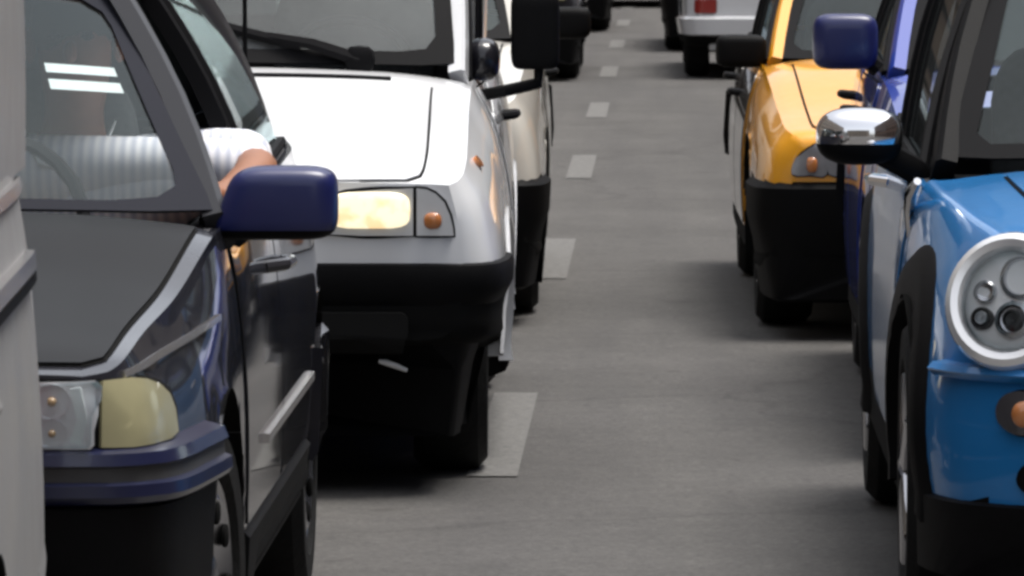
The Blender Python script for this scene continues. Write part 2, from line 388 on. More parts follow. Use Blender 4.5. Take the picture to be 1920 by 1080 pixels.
    def arch_trim(s, m, wdt=.05, off=.02):
        for a in s.arches:
            for sd in (-1, 1):
                V = []; F = []; n = 28
                for i in range(n+1):
                    th = R(-8+196*i/n); cs, sn = math.cos(th), math.sin(th)
                    for rr, oo in ((s.ra-.012, -.03), (s.ra-.008, off), (s.ra+wdt*.7, off), (s.ra+wdt, -.002)):
                        y, z = a+rr*cs, s.wr+rr*sn
                        rc = max(rr, s.ra+.012)
                        p, _ = s.cast((sd*3, a+rc*cs, max(s.ZB(y)+.03, s.wr+rc*sn)), (-sd, 0, 0))
                        V.append((p.x+sd*oo, y, max(z, s.ZB(y)-.02)))
                for i in range(n):
                    for j in range(3): F.append((i*4+j, i*4+j+1, (i+1)*4+j+1, (i+1)*4+j))
                build('wheel_arch', V, F, m, s.root)
    def wheels(s, rim='cover', inset=.03, tw=.18, rm=None, steer=0):
        r = s.wr; rr = r*.66; rm = rm or M['alloy']
        for a in s.arches:
            for sd in (-1, 1):
                x = sd*(s.W(a)-inset-tw/2)
                b = MB().lathe([(-tw*.3, .02), (-tw*.3, rr*.8), (tw*.2, rr*.8), (tw*.2, .02)], n=24)
                w = b.build('wheel', M['under'], s.root); w.location = (x, a, r)
                if a == s.arches[0] and steer: w.rotation_euler = (0, 0, R(steer))
                h = tw/2
                t = MB().lathe([(-h*.8, rr), (-h, rr+.02), (-h, r-.03), (-h*.75, r-.005), (0, r), (h*.75, r-.005), (h, r-.03), (h, rr+.02), (h*.8, rr), (-h*.8, rr)])
                t.build('tyre', M['rubber'], w)
                q = MB(); o = sd*h*.8
                q.lathe([(o, rr), (o+sd*.008, rr*.98), (o, rr*.93), (o-sd*.05, rr*.9)])
                if rim == 'cover':
                    q.lathe([(o, rr*.93), (o+sd*.015, rr*.8), (o-sd*.005, rr*.45), (o+sd*.01, rr*.3), (o+sd*.012, .005)], n=32)
                    for k in range(9):
                        th = 2*math.pi*k/9; c = Vector((o+sd*.012, rr*.68*math.cos(th), rr*.68*math.sin(th))); q.sup(c, (.006, .02, .02), .8, 10, 6, 1)
                else:
                    q.lathe([(o-sd*.005, .05), (o+sd*.008, .045), (o+sd*.01, .005)], n=20)
                    for k in range(5):
                        th = 2*math.pi*k/5; e = Vector((0, math.cos(th), math.sin(th)))
                        q.tube([Vector((o-sd*.002, 0, 0))+e*.03, Vector((o+sd*.004, 0, 0))+e*rr*.5, Vector((o-sd*.004, 0, 0))+e*rr*.95], [.028, .02, .026], 8)
                q.build('rim', [rm, M['under']], w)
    def cabin(s, y0, z0, w0, y1, z1, w1, y2, z2, w2, y3, z3, w3, bow=.10, yb=None, paint=None, band=.035, bandm=None, tint='glass',
              pil=.05, crown=.05, opened=(), seats=True, pilm=None, rad=.12):
        paint = paint or s.paint; bandm = bandm or M['seal']; yb = yb or (y1+.75); pilm = pilm or paint
        def ws(u, v, o=0.):      # windshield u -1..1, v 0..1
            ww = w0+(w1-w0)*v; x = u*ww; y = y0+(y1-y0)*v+bow*u*u-.03*math.sin(math.pi*v); z = z0+(z1-z0)*v+(1-u*u)*(.012+crown*.6*v)
            return Vector((x, y-o*.8, z+o*.5))
        def rw(u, v, o=0.):
            ww = w3+(w2-w3)*v; x = u*ww; y = y3+(y2-y3)*v-.5*bow*u*u+.02*math.sin(math.pi*v); z = z3+(z2-z3)*v+(1-u*u)*(.01+crown*.6*v)
            return Vector((x, y+o*.8, z+o*.5))
        for nm, fn, wA, hA in (('windshield', ws, (w0+w1), math.dist((y0, z0), (y1, z1))), ('rear_window', rw, (w2+w3), math.dist((y3, z3), (y2, z2)))):
            V = [fn(-1+2*i/16, j/10) for j in range(11) for i in range(17)]
            F = [(j*17+i, j*17+i+1, (j+1)*17+i+1, (j+1)*17+i) for j in range(10) for i in range(16)]
            g = build(nm, V, F, M[tint], s.root)
            # black frame ring
            def rr(ins, r):
                hw, hh = wA/2-ins, hA-2*ins; out = []
                for cx, cy, a in ((hw-r, ins+hh-r, 0), (-hw+r, ins+hh-r, 90), (-hw+r, ins+r, 180), (hw-r, ins+r, 270)):
                    for i in range(9): th = R(a+90*i/8); out.append(((cx+r*math.cos(th))/(wA/2), (cy+r*math.sin(th))/hA))
                return dense([(a*2, b*2) for a, b in out], .12)
            A = rr(-.004, .02); B = rr(band, max(.015, rad-band))
            # resample both to the same count by angle about the centre
            def res(P, N=96):
                P = [(a/2, b/2) for a, b in P]; out = []
                for k in range(N):
                    th = 2*math.pi*k/N; d = (math.cos(th), math.sin(th)); best = None
                    for i in range(len(P)):
                        x1_, y1_ = P[i][0], P[i][1]-.5; x2_, y2_ = P[(i+1) % len(P)][0], P[(i+1) % len(P)][1]-.5
                        den = d[0]*(y2_-y1_)-d[1]*(x2_-x1_)
                        if abs(den) < 1e-9: continue
                        t = (x1_*(y2_-y1_)-y1_*(x2_-x1_))/den; u = (x1_*d[1]-y1_*d[0])/den
                        if t > 0 and -1e-6 <= u <= 1+1e-6: best = t if best is None else max(best, t)
                    out.append((d[0]*best, d[1]*best+.5))
                return out
            A = res(A); B = res(B); V = []; F = []
            for P, o in ((A, -.002), (A, .006), (B, .006), (B, -.002)): V += [fn(a, b, o) for a, b in P]
            for k in range(3):
                for j in range(96): F.append((k*96+j, k*96+(j+1) % 96, (k+1)*96+(j+1) % 96, (k+1)*96+j))
            build('window_seal', V, F, bandm, g)
        # roof
        NR = 14; V = []; F = []
        for i in range(NR+1):
            t = i/NR; yy = y1-.02+(y2-y1+.04)*t; ww = w1+.03+(w2-w1)*t+.03*math.sin(math.pi*t); zz = z1+(z2-z1)*t+.035*math.sin(math.pi*t)
            for j in range(17):
                u = -1+j/8; yo = (bow*u*u*(1-t) - .5*bow*u*u*t)
                V.append((u*ww, yy+yo, zz+crown*.6*(1-u*u)+crown*.4*math.sin(math.pi*t)*(1-u**4)+.008))
        for i in range(NR):
            for j in range(16): F.append((i*17+j, i*17+j+1, (i+1)*17+j+1, (i+1)*17+j))
        o = build('roof', V, F, paint, s.root); md = o.modifiers.new('solid', 'SOLIDIFY'); md.thickness = .035; md.offset = -1
        # pillars and side glass
        bel = lambda y: (s.WS(y)-.02, s.ZS(y)+.005)
        ye = y3-.02
        for sd in (-1, 1):
            def P(x, y, z): return Vector((sd*x, y, z))
            rf = lambda t: (w1+(w2-w1)*t+.03*math.sin(math.pi*t)+.015, y1+bow+(y2-y1-1.5*bow)*t, z1+(z2-z1)*t+.035*math.sin(math.pi*t))
            def pillar(a, b, wd, mm=None, nm='pillar', out=.012, dpt=.03):
                d = (b-a).normalized(); n_ = Vector((sd, 0, .25)).normalized(); tt = d.cross(n_).normalized()
                q = MB(); vs = []; prof = [(-1, -dpt), (-1, out*.2), (-.75, out), (.75, out), (1, out*.2), (1, -dpt)]
                for i in range(7):
                    t = i/6; c = a.lerp(b, t) + Vector((sd*.02*math.sin(math.pi*t), 0, 0))
                    for u, v in prof: vs.append(c+tt*u*wd+n_*v)
                fs = [(i*6+j, i*6+(j+1) % 6, (i+1)*6+(j+1) % 6, (i+1)*6+j) for i in range(6) for j in range(6)]+[tuple(range(6)), tuple(36+j for j in range(6))[::-1]]
                return q.add(vs, fs).build(nm, mm or pilm, s.root)
            x_, y_, z_ = rf(0); a0 = P(w0+.02, y0+bow+.01, z0-.03); a1 = P(x_, y_, z_)
            pillar(a0, a1, pil)
            tB = (yb-(y1+bow))/(y2-y1-1.5*bow); xb, ybb, zb = rf(tB); b0 = P(bel(yb)[0], yb-.02, bel(yb)[1]); b1 = P(xb, ybb, zb)
            xc, yc_, zc = rf(1); c0 = P(bel(ye)[0]-.01, ye, bel(ye)[1]-.02); c1 = P(xc, yc_, zc)
            pillar(b0, b1, .035, M['seal'], out=.004); pillar(c0, c1, pil*1.6)
            fa = P(bel(y0+bow+.1)[0], y0+bow+.12, bel(y0+bow+.1)[1]); fb = P(x_, y_+.07, z_)
            rb = P(bel(ye-.12)[0], ye-.12, bel(ye-.12)[1]); rc = P(xc, yc_-.07, zc)
            for nm, q0, q1, q2, q3, fr in (('side_window', fa, b0, b1, fb, 'front'), ('side_window', b0, rb, rc, b1, 'rear')):
                q0, q1, q2, q3 = (v.copy() for v in (q0, q1, q2, q3))
                def sf(u, v, o=0): 
                    p = (q0*(1-u)+q1*u)*(1-v)+(q3*(1-u)+q2*u)*v; return p+Vector((sd*(o+.02*math.sin(math.pi*v)), 0, 0))
                e = .018
                par = s.root
                if (sd, fr) not in opened:
                    V = [sf(i/8, j/6, -.004) for j in range(7) for i in range(9)]
                    F = [(j*9+i, j*9+i+1, (j+1)*9+i+1, (j+1)*9+i) for j in range(6) for i in range(8)]
                    par = build(nm, V, F, M[tint], s.root)
                q = MB(); q.tube([sf(0, 0, .004), sf(1, 0, .004)], .011, 6); q.tube([sf(0, k/6, .004) for k in range(7)], .012, 6)
                q.tube([sf(u/6, 1, .004) for u in range(7)], .016, 6)
                q.build('window_seal', M['seal'], par)
        # cabin furniture
        q = MB(); V = []
        for i in range(13):
            u = -1+i/6; yy = y0+bow*u*u
            V += [(u*(w0-.03), yy+.02, z0-.06), (u*(w0-.03), yy+.18, z0-.05+.02*math.cos(u*9)), (u*(w0-.03), yy+.42, z0-.05), (u*(w0-.03), yy+.46, z0-.35)]
        q.add(V, [(i*4+j, i*4+j+1, (i+1)*4+j+1, (i+1)*4+j) for i in range(12) for j in range(3)])
        q.build('dashboard', M['dash'], s.root)
        if seats:
            for sx in (-.37, .37):
                ysx = y0+1.05; q = MB()
                q.sup((sx, ysx, z0-.42), (.24, .25, .08), .4); q.sup((sx, ysx+.27, z0-.1), (.22, .07, .30), .4, rot=Matrix.Rotation(R(-12), 3, 'X'))
                st_ = q.build('seat', M['seatc'], s.root)
                MB().sup((sx, ysx+.35, z0+.27), (.13, .045, .085), .5).build('headrest', M['seatc'], st_)
            q = MB(); c = Vector((.37, y0+.62, z0-.06)); pts = [c+Matrix.Rotation(R(-25), 3, 'X') @ Vector((.18*math.cos(a), 0, .18*math.sin(a))) for a in [2*math.pi*k/24 for k in range(25)]]
            q.tube(pts, .013, 6); q.tube([pts[0], pts[12]], .014, 6); q.tube([c, c+Vector((0, -.22, -.08))], .03, 8); q.build('steering_wheel', M['dash'], s.root)
        s.ws = ws; s.w0 = w0; return s
    def doors(s, y0, y1, ysplit=None, zlo=.30, handle=None, hz=None):
        for sd in (-1, 1):
            for a, b in ((y0, ysplit), (ysplit, y1)) if ysplit else ((y0, y1),):
                zt = min(s.ZS(a), s.ZS(b))-.012
                pts = rrect(a+.012, b-.012, zlo, zt, .04)
                d = s.patch('door', pts, s.paint, 'side', .004, .006, 8, side=sd)
                hzz = hz or zt-.10; p, _ = s.cast((sd*3, b-.16, hzz), (-sd, 0, 0))
                q = MB(); q.tube([(p.x, b-.24, hzz), (p.x+sd*.035, b-.22, hzz+.004), (p.x+sd*.04, b-.12, hzz+.004), (p.x, b-.09, hzz)], [.012, .012, .012, .012], 8)
                q.build('handle', handle or s.paint, d)
    def wiper(s, pu, pv, tu, tv, m='seal', big=1.):
        a = s.ws(pu, pv, .02); b = s.ws(tu, tv, .02); q = MB()
        q.sup(a, (.022*big, .018, .02*big), .7, 10, 6)
        mid = a.lerp(b, .55); q.tube([a, a.lerp(mid, .5)+Vector((0, -.012, .01)), mid], [.011*big, .009*big, .007*big], 6)
        q.tube([s.ws(pu+(tu-pu)*k, pv+(tv-pv)*k, .012) for k in (.35, .5, .6, .8, 1.)], .008*big, 6)
        return q.build('wiper', M[m], s.root)
    def mirror(s, sd, c, r, m, root, p=.45, arm=None, armr=.02, capz=None, capm=None, rot=0, shear=0):
        q = MB()
        def fn(v):   # bulging shell towards the front, flat glass face at the back
            if v.y > r[1]*.3: v.y = r[1]*.3
            if shear and v.x*sd < 0: v.x += sd*v.z*shear
            return v
        rm_ = Matrix.Rotation(R(rot), 3, 'Z') if rot else None
        q.sup(c, r, p, 32, 20, 0, rot=rm_, fn=fn)
        if capz is not None:
            for i, f in enumerate(q.f):
                if sum(q.v[j].z for j in f)/4 < c[2]+capz: q.m[i] = 1
        o = q.build('mirror', [m, capm or M['plastic']], s.root)
        g = MB().sup((c[0], c[1]+r[1]*.31, c[2]), (r[0]*.88, .003, r[2]*.86), p, 20, 8).build('mirror_glass', M['mirror'], o)
        b = MB()
        for A in (arm or [[root, c]]): b.tube(A, armr, 8, flat=1.2)
        b.build('mirror_arm', capm or M['plastic'], o); return o
    def box(s, name, c, h, m, parent=None, bev=.004):
        o = MB().box([c[i]-h[i] for i in range(3)], [c[i]+h[i] for i in range(3)]).build(name, m, parent or s.root); smoothed(o, bev=bev); return o

LOWF = 'cars queued in the left lane'; LOWR = 'cars queued in the right lane'

# ------------------------------------------------------------------ setting
def sheet(name, x0, x1, y0, y1, z, m, nx=1, ny=1):
    V = [(x0+(x1-x0)*i/nx, y0+(y1-y0)*j/ny, z) for j in range(ny+1) for i in range(nx+1)]
    F = [(j*(nx+1)+i, j*(nx+1)+i+1, (j+1)*(nx+1)+i+1, (j+1)*(nx+1)+i) for j in range(ny) for i in range(nx)]
    o = build(name, V, F, m, smooth=False); prop(o, kind='structure'); return o
sheet('ground', -900, 900, -600, 1200, -.13, M['earth'])
q = MB().box((-9.5, -60, -.5), (8.6, 400, 0)); prop(q.build('road', M['asphalt'], smooth=False), kind='structure')
for xa, xb in ((-13.5, -9.5), (8.6, 12.6)):
    q = MB().box((xa, -60, -.4), (xb, 400, .13)); prop(q.build('pavement', M['concrete'], smooth=False), kind='structure')
fH = 17640
near = [fH/(898+240)+i*7.60 for i in range(-2, 14)]
for y in near:
    q = MB().add([(-.485, y, .004), (-.362, y, .004), (-.362, y+2.50, .004), (-.485, y+2.50, .004)], [(0, 1, 2, 3)])
    prop(q.build('lane_dash', M['marking'], smooth=False), kind='structure')
for xx in (-3.9, 3.2):
    for y in near:
        q = MB().add([(xx, y, .004), (xx+.123, y, .004), (xx+.123, y+2.5, .004), (xx, y+2.5, .004)], [(0, 1, 2, 3)])
        prop(q.build('lane_dash', M['marking'], smooth=False), kind='structure')

def building(x0, x1, y0, y1, h, wall, face, label):  # blocks added out of view, to cut sky light and show in paint reflections
    r_ = bpy.data.objects.new('building', None); COL.objects.link(r_); r_.location = ((x0+x1)/2, (y0+y1)/2, 0); prop(r_, label, 'building')
    ox, oy = r_.location.x, r_.location.y
    MB().box((x0-ox, y0-oy, 0), (x1-ox, y1-oy, h)).build('wall', wall, r_, False)
    MB().box((x0-ox-.3, y0-oy-.3, h), (x1-ox+.3, y1-oy+.3, h+.4)).build('roof', M['concrete'], r_, False)
    g = MB(); a0, a1 = (y0-oy, y1-oy) if face in 'lr' else (x0-ox, x1-ox); n = int((a1-a0)/3.4)
    for fl in range(int(h/3.3)):
        for k in range(n):
            a = a0+1.0+k*3.4; z = .9+fl*3.3
            if face == 'l': g.box((x0-ox-.05, a, z), (x0-ox+.01, a+1.5, z+1.8))
            elif face == 'r': g.box((x1-ox-.01, a, z), (x1-ox+.05, a+1.5, z+1.8))
            elif face == 'f': g.box((a, y0-oy-.05, z), (a+1.5, y0-oy+.01, z+1.8))
            else: g.box((a, y1-oy-.01, z), (a+1.5, y1-oy+.05, z+1.8))
    o = g.build('window', M['wing'], r_, False); o['kind'] = 'stuff'
M['wing'] = mat('building_glass', (.02, .022, .025), .1, spec=.6)
w1 = mat('stone_wall', (.20, .17, .14), .85, noise=.25, nscale=1.5); w2_ = mat('brick_wall', (.15, .10, .075), .85, noise=.25, nscale=2)
building(-32, -13.6, -30, 24, 16, w1, 'r', 'brown stone building along the left pavement outside the frame, near end')
building(-30, -13.6, 27, 110, 19, w2_, 'r', 'brick building along the left pavement outside the frame, far end')
building(12.7, 30, -30, 30, 17, w2_, 'l', 'brick building along the right pavement outside the frame, near end')
building(12.7, 32, 34, 120, 15, w1, 'l', 'brown stone building along the right pavement outside the frame, far end')
building(-40, 40, 128, 150, 34, w2_, 'f', 'tall brick block closing the far end of the street above the frame')
building(-14, 13, -90, -60, 14, w1, 'b', 'stone building across the street behind the viewer')

# ================================================================== 1 black hatchback, driver with his arm on the sill
def lamp_bowls(c, pts, par):
    for (x, z, r) in pts:
        p, nr = c.cast((x, -3, z), (0, 1, 0))
        q = MB().lathe([(-.012, r), (-.004, r*.9), (.0, r*.6), (.002, .002)], 'y', (p.x, p.y-.004, p.z), 20); q.build('lamp_bowl', M['chrome'], par)
        MB().sup((p.x, p.y-.012, p.z), (r*.28, r*.4, r*.28), .9, 12, 8).build('bulb', M['bulb'], par)
c = Car('car', 'black car with navy door mirror and a driver resting his arm on the open window', 'car', (-1.575, 9.55, 0), 0)
#      y     W    ZB   ZM   WS   ZS   ZT
c.body([(0, .735, .30, .46, .70, .715, .722), (.03, .785, .24, .48, .735, .72, .728), (.10, .815, .22, .50, .755, .735, .745), (.30, .84, .20, .52, .765, .757, .78),
        (.60, .862, .20, .54, .79, .79, .83), (1.05, .867, .22, .55, .825, .87, .915), (1.6, .87, .24, .56, .835, .89, .92), (3.3, .872, .24, .57, .82, .91, .93),
        (3.75, .855, .24, .56, .77, .92, .95), (3.98, .81, .26, .54, .72, .88, .90), (4.08, .74, .28, .5, .66, .80, .82)], M['black'], 1.06, 3.62, (.83, 3.42), .335, wheel_r=.295, low=.53, lowr=.33)
c.wheels('cover', .02, rm=M['alloy'], steer=-6)
c.hood(mat('black_hood', (.008, .0078, .008), .5, spec=.08, coat=.12, crough=.22, noise=.2, nscale=6), .05, 1.03, .962, .05)
for sd in (-1, 1):
    h = c.patch('headlight', dense([(sd*a, b) for a, b in [(.44, .613), (.44, .70), (.60, .706), (.712, .708), (.718, .70), (.718, .612), (.712, .606), (.6, .606)]], .02), M['reflector'], 'front', .012, .006, 5)
    lamp_bowls(c, [(sd*.655, .678, .027), (sd*.655, .630, .022), (sd*.54, .66, .05)], h)
    c.patch('lens', dense([(sd*a, b) for a, b in [(.445, .618), (.445, .70), (.60, .704), (.708, .704), (.714, .697), (.714, .615), (.708, .61), (.6, .61)]], .02), M['clear'], 'front', .03, 0, 5, parent=h)
    c.strip('lens_edge', [(sd*.69, .615), (sd*.70, .65), (sd*.69, .698)], .02, M['paper'], 'front', .015, parent=h)
    c.patch('indicator', dense([(sd*a, b) for a, b in [(.724, .608), (.724, .706), (.76, .705), (.778, .698), (.793, .685), (.804, .668), (.812, .645), (.818, .612), (.812, .606), (.77, .606)]], .02), M['olive'], 'front', .010, .006, 5)
    c.strip('fender_trim', [(.06+.1*i, .712+.004*i) for i in range(9)], .012, M['trimw'], 'side', .007, side=sd)
    c.strip('door_moulding', [(1.55+.1*i, .485) for i in range(15)], .020, M['trimw'], 'side', .014, side=sd)
    c.strip('sill_panel', [(1.20+.1*i, .30) for i in range(19)], .12, M['plastic'], 'side', .010, side=sd)
c.patch('grille', rrect(-.42, .42, .615, .695, .015), M['plastic'], 'front', .01, .004, 4)
c.band('front_bumper', [(.518, 0, 0), (.525, .028, 0), (.535, .036, 0), (.553, .036, 0), (.557, .026, 1), (.578, .026, 1), (.582, .034, 0), (.60, .03, 0), (.608, 0, 0)], None, (-92, 92), .46, 70, mats=[M['bumpblue'], M['plasticg']])
c.band('air_dam', [(.23, -.02), (.24, .0), (.40, .012), (.516, .015), (.52, 0)], M['plastic'], (-90, 90), .44)
c.band('rear_bumper', [(.3, 0), (.32, .012), (.52, .015), (.54, 0)], M['dark'], (-95, 95), .5, rear=True)
c.strip('trim_badge', [(.592, .565), (.615, .565)], .010, M['trimw'], 'front', .06)
c.doors(1.18, 3.0, 2.10, .37)
c.cabin(1.08, .90, .815, 1.78, 1.255, .585, 3.15, 1.27, .60, 3.66, .94, .68, bow=.07, yb=2.12, band=.030, opened=((1, 'front'),), bandm=mat('windshield_band', (.018, .019, .026), .6, spec=.06), crown=.05, pil=.038,
        pilm=mat('pillar_paint', (.02, .02, .023), .4, coat=.35, crough=.2, spec=.1))
c.wiper(-.25, .02, .35, .03)
o = c.mirror(1, (.925, 1.20, .915), (.098, .07, .062), M['navyp'], (.80, 1.24, .86), p=.42, arm=[[(.80, 1.26, .885), (.86, 1.22, .87)]], armr=.028, shear=.35, capz=-.045, capm=M['plastic'])  # lower faces blackened, the shade under the housing painted in
c.mirror(-1, (-.925, 1.20, .915), (.098, .07, .062), M['navyp'], (-.80, 1.24, .86), p=.42, arm=[[(-.80, 1.26, .885), (-.86, 1.22, .87)]], armr=.028, capz=-.012, capm=M['plastic'])
q = MB(); q.tube([(.69, 3.86, .90), (.69, 3.88, 1.6)], [.006, .003], 6); q.sup((.69, 3.86, .905), (.015, .015, .02), .8, 10, 6); q.build('antenna', M['seal'], c.root)
for v0, v1 in ((.605, .645), (.53, .575)):
    build('windshield_sticker', [c.ws(u, v, -.008) for v in (v0, v1) for u in (.74, .83, .92)], [(0, 1, 4, 3), (1, 2, 5, 4)], M['paper'], c.root)  # two pale flat bars just inside the glass
black = c

# ------------------------------------------------------------------ driver
def skinned(name, pts, edges, m, parent=None, sub=2):
    me = bpy.data.meshes.new(name); me.from_pydata([p[:3] for p in pts], edges, [])
    bm = bmesh.new(); bm.from_mesh(me); L = bm.verts.layers.skin.verify(); bm.verts.ensure_lookup_table()
    for v, p in zip(bm.verts, pts):
        r = p[3] if isinstance(p[3], tuple) else (p[3], p[3]); v[L].radius = r; v[L].use_root = (v.index == 0)
    bm.to_mesh(me); bm.free(); me.materials.append(m)
    o = bpy.data.objects.new(name, me); COL.objects.link(o); o.parent = parent
    k = o.modifiers.new('skin', 'SKIN'); k.use_smooth_shade = True
    k = o.modifiers.new('sub', 'SUBSURF'); k.levels = k.render_levels = sub
    return o
# coordinates local to the driver's seat base; car local = world - (-1.58, 9.55, 0)
bx, by = -1.58, 9.55
pr = bpy.data.objects.new('person', None)
P = [(.42, 2.18, .50, (.15, .12)), (.44, 2.22, .68, (.15, .11)), (.47, 2.20, .86, (.16, .11)), (.49, 2.17, .97, (.07, .065)), (.495, 2.15, 1.03, (.052, .055)), (.50, 2.12, 1.09, (.065, .08)), (.50, 2.11, 1.17, (.072, .09)), (.50, 2.12, 1.22, (.055, .07)),
     (.64, 2.15, .915, .065), (.74, 2.06, .93, .048), (.845, 1.95, .935, .046), (.845, 1.82, .925, .042), (.815, 1.68, .905, .031), (.79, 1.62, .90, (.036, .022)),
     (.31, 2.17, .915, .065), (.24, 2.02, .74, .05), (.27, 1.80, .80, .042), (.31, 1.72, .86, .03), (.32, 1.68, .88, (.034, .022)),
     (.50, 1.85, .46, .09), (.48, 1.55, .50, .07), (.33, 1.85, .46, .09), (.32, 1.55, .50, .07)]
E = [(0, 1), (1, 2), (2, 3), (3, 4), (4, 5), (5, 6), (6, 7), (2, 8), (8, 9), (9, 10), (10, 11), (11, 12), (12, 13), (2, 14), (14, 15), (15, 16), (16, 17), (17, 18), (0, 19), (19, 20), (0, 21), (21, 22)]
# fingers, curled over the sill
for base, dx, hx, hy, hz in ((13, 1, .79, 1.62, .905), (18, 1, .32, 1.68, .88)):
    for k, (ox, ln) in enumerate(((-.030, .8), (-.012, 1.), (.007, 1.05), (.026, .95))):
        n = len(P); P += [(hx+ox, hy-.045, hz+.004, .0105), (hx+ox*1.1, hy-.045-.032*ln, hz-.004, .009), (hx+ox*1.1, hy-.045-.045*ln, hz-.026, .008)]
        E += [(base, n), (n, n+1), (n+1, n+2)]
    n = len(P); P += [(hx-.042, hy-.01, hz-.008, .011), (hx-.058, hy-.04, hz-.02, .009)]; E += [(base, n), (n, n+1)]
pr.empty_display_size = .1; COL.objects.link(pr); pr.location = (bx+.42, by+2.18, .42)
prop(pr, 'driver in white striped shirt leaning his bare forearm out of the black car window', 'person')
off = Vector((-.42, -2.18, -.42))
def sh(L): return [(p[0]+off.x, p[1]+off.y, p[2]+off.z, p[3]) for p in L]
skinned('body', sh(P), E, M['skin'], pr)
S = [(.42, 2.18, .50, (.165, .135)), (.44, 2.22, .68, (.165, .125)), (.47, 2.20, .86, (.178, .125)), (.488, 2.175, .955, (.095, .08)), (.64, 2.15, .915, .082), (.74, 2.09, .945, .066), (.80, 2.04, .952, .060), (.848, 1.975, .954, .055), (.858, 1.93, .945, .050),
     (.31, 2.17, .915, .082), (.25, 2.05, .78, .066)]
skinned('shirt', sh(S), [(0, 1), (1, 2), (2, 3), (2, 4), (4, 5), (5, 6), (6, 7), (2, 8), (8, 9)], M['shirt'], pr)
hc = Vector((.50, 2.11, 1.165))+off
MB().sup(hc+Vector((0, .025, .035)), (.084, .098, .085), .9, 20, 14).build('hair', M['hair'], pr)
q = MB(); q.sup(hc+Vector((0, -.092, -.02)), (.013, .02, .022), .9, 10, 8); q.build('nose', M['skin'], pr)
for sx in (-1, 1):
    MB().sup(hc+Vector((sx*.03, -.078, .008)), (.012, .01, .008), 1, 10, 8).build('eye', M['seal'], pr)
    MB().sup(hc+Vector((sx*.082, .0, -.01)), (.012, .02, .032), .9, 10, 8).build('ear', M['skin'], pr)
MB().sup(hc+Vector((0, -.076, -.06)), (.025, .01, .006), 1, 10, 8).build('mouth', mat('lips', (.25, .08, .06), .5), pr)
q = MB()
for sx in (-1, 1): q.add([Vector(v)+Vector((.49, 2.11, 0))+Vector((off.x, off.y, off.z)) for v in ((sx*.005, -.085, .93), (sx*.075, -.045, .99), (sx*.085, -.02, 1.02), (sx*.05, -.085, .945))], [(0, 1, 2, 3)])
o = q.build('collar', M['paper'], pr); md = o.modifiers.new('s', 'SOLIDIFY'); md.thickness = .006

# ================================================================== 2 silver van at far left
c = Car('car', 'silver car cut off by the left edge, in front of the black car', 'car', (-1.547, 4.95, 0), 2.6)
c.body([(0, .70, .3, .5, .66, .78, .80), (.06, .78, .24, .5, .72, .82, .85), (.2, .83, .22, .52, .76, .86, .92), (.95, .855, .2, .56, .80, .98, 1.04), (2, .86, .2, .58, .82, 1.04, 1.08),
        (3.6, .86, .22, .60, .82, 1.06, 1.1), (4.1, .845, .26, .60, .80, 1.07, 1.10), (4.25, .80, .28, .58, .74, 1.03, 1.05)], M['silver'], .98, 4.02, (.82, 2.75), .34, wheel_r=.30)
c.wheels(); c.cabin(1.0, 1.02, .76, 1.7, 1.62, .68, 4.08, 1.66, .745, 4.20, 1.08, .80, pil=.12, bandm=M['silver'])
c.doors(1.1, 2.35, None, .34, M['silver'], .86)
for sd in (-1, 1):
    V = []
    for o_ in (.03, -.01):
        for j in range(7):
            v = j/6
            for i in range(7):
                u = i/6; yy = 3.1+u*1.03-.05*v; V.append((sd*((.79+.0*u)*(1-v)+.762*v+o_+.012*math.sin(math.pi*v)), yy, 1.05+v*.60))
    F = [(k*49+j*7+i, k*49+j*7+i+1, k*49+(j+1)*7+i+1, k*49+(j+1)*7+i) for k in (0, 1) for j in range(6) for i in range(6)]
    F += [(j*7+6, (j+1)*7+6, 49+(j+1)*7+6, 49+j*7+6) for j in range(6)]+[(j*7, (j+1)*7, 49+(j+1)*7, 49+j*7) for j in range(6)]
    build('quarter_panel', V, F, M['silver'], c.root)
for sd in (-1, 1):
    c.strip('belt_trim', [(2.9+.08*i, 1.035) for i in range(14)], .022, M['trimw'], 'side', .008, side=sd)
    c.strip('door_moulding', [(1.2+.08*i, .935) for i in range(34)], .028, M['trimw'], 'side', .014, side=sd)
    c.strip('moulding_lip', [(1.2+.08*i, .912) for i in range(34)], .016, M['plastic'], 'side', .012, side=sd)  # black strip, painted shadow under the moulding
    c.patch('tail_light', rrect(sd*.70-.07, sd*.70+.07, .62, .98, .03), M['redl'], 'rear', .012, .005, 5)
    c.patch('headlight', rrect(sd*.60-.13, sd*.60+.13, .62, .76, .04), M['reflector'], 'front', .012, .005, 5)
c.band('rear_bumper', [(.28, -.02), (.30, -.004), (.50, .003), (.52, 0)], M['silver'], (-95, 95), .5, rear=True)
c.band('front_bumper', [(.28, -.01), (.30, .05), (.50, .06), (.52, 0)], M['silver'], (-95, 95), .5)
c.mirror(1, (.845, 1.2, 1.07), (.06, .06, .065), M['silver'], (.78, 1.25, 1.0)); c.mirror(-1, (-.845, 1.2, 1.07), (.06, .06, .065), M['silver'], (-.80, 1.25, 1.0))

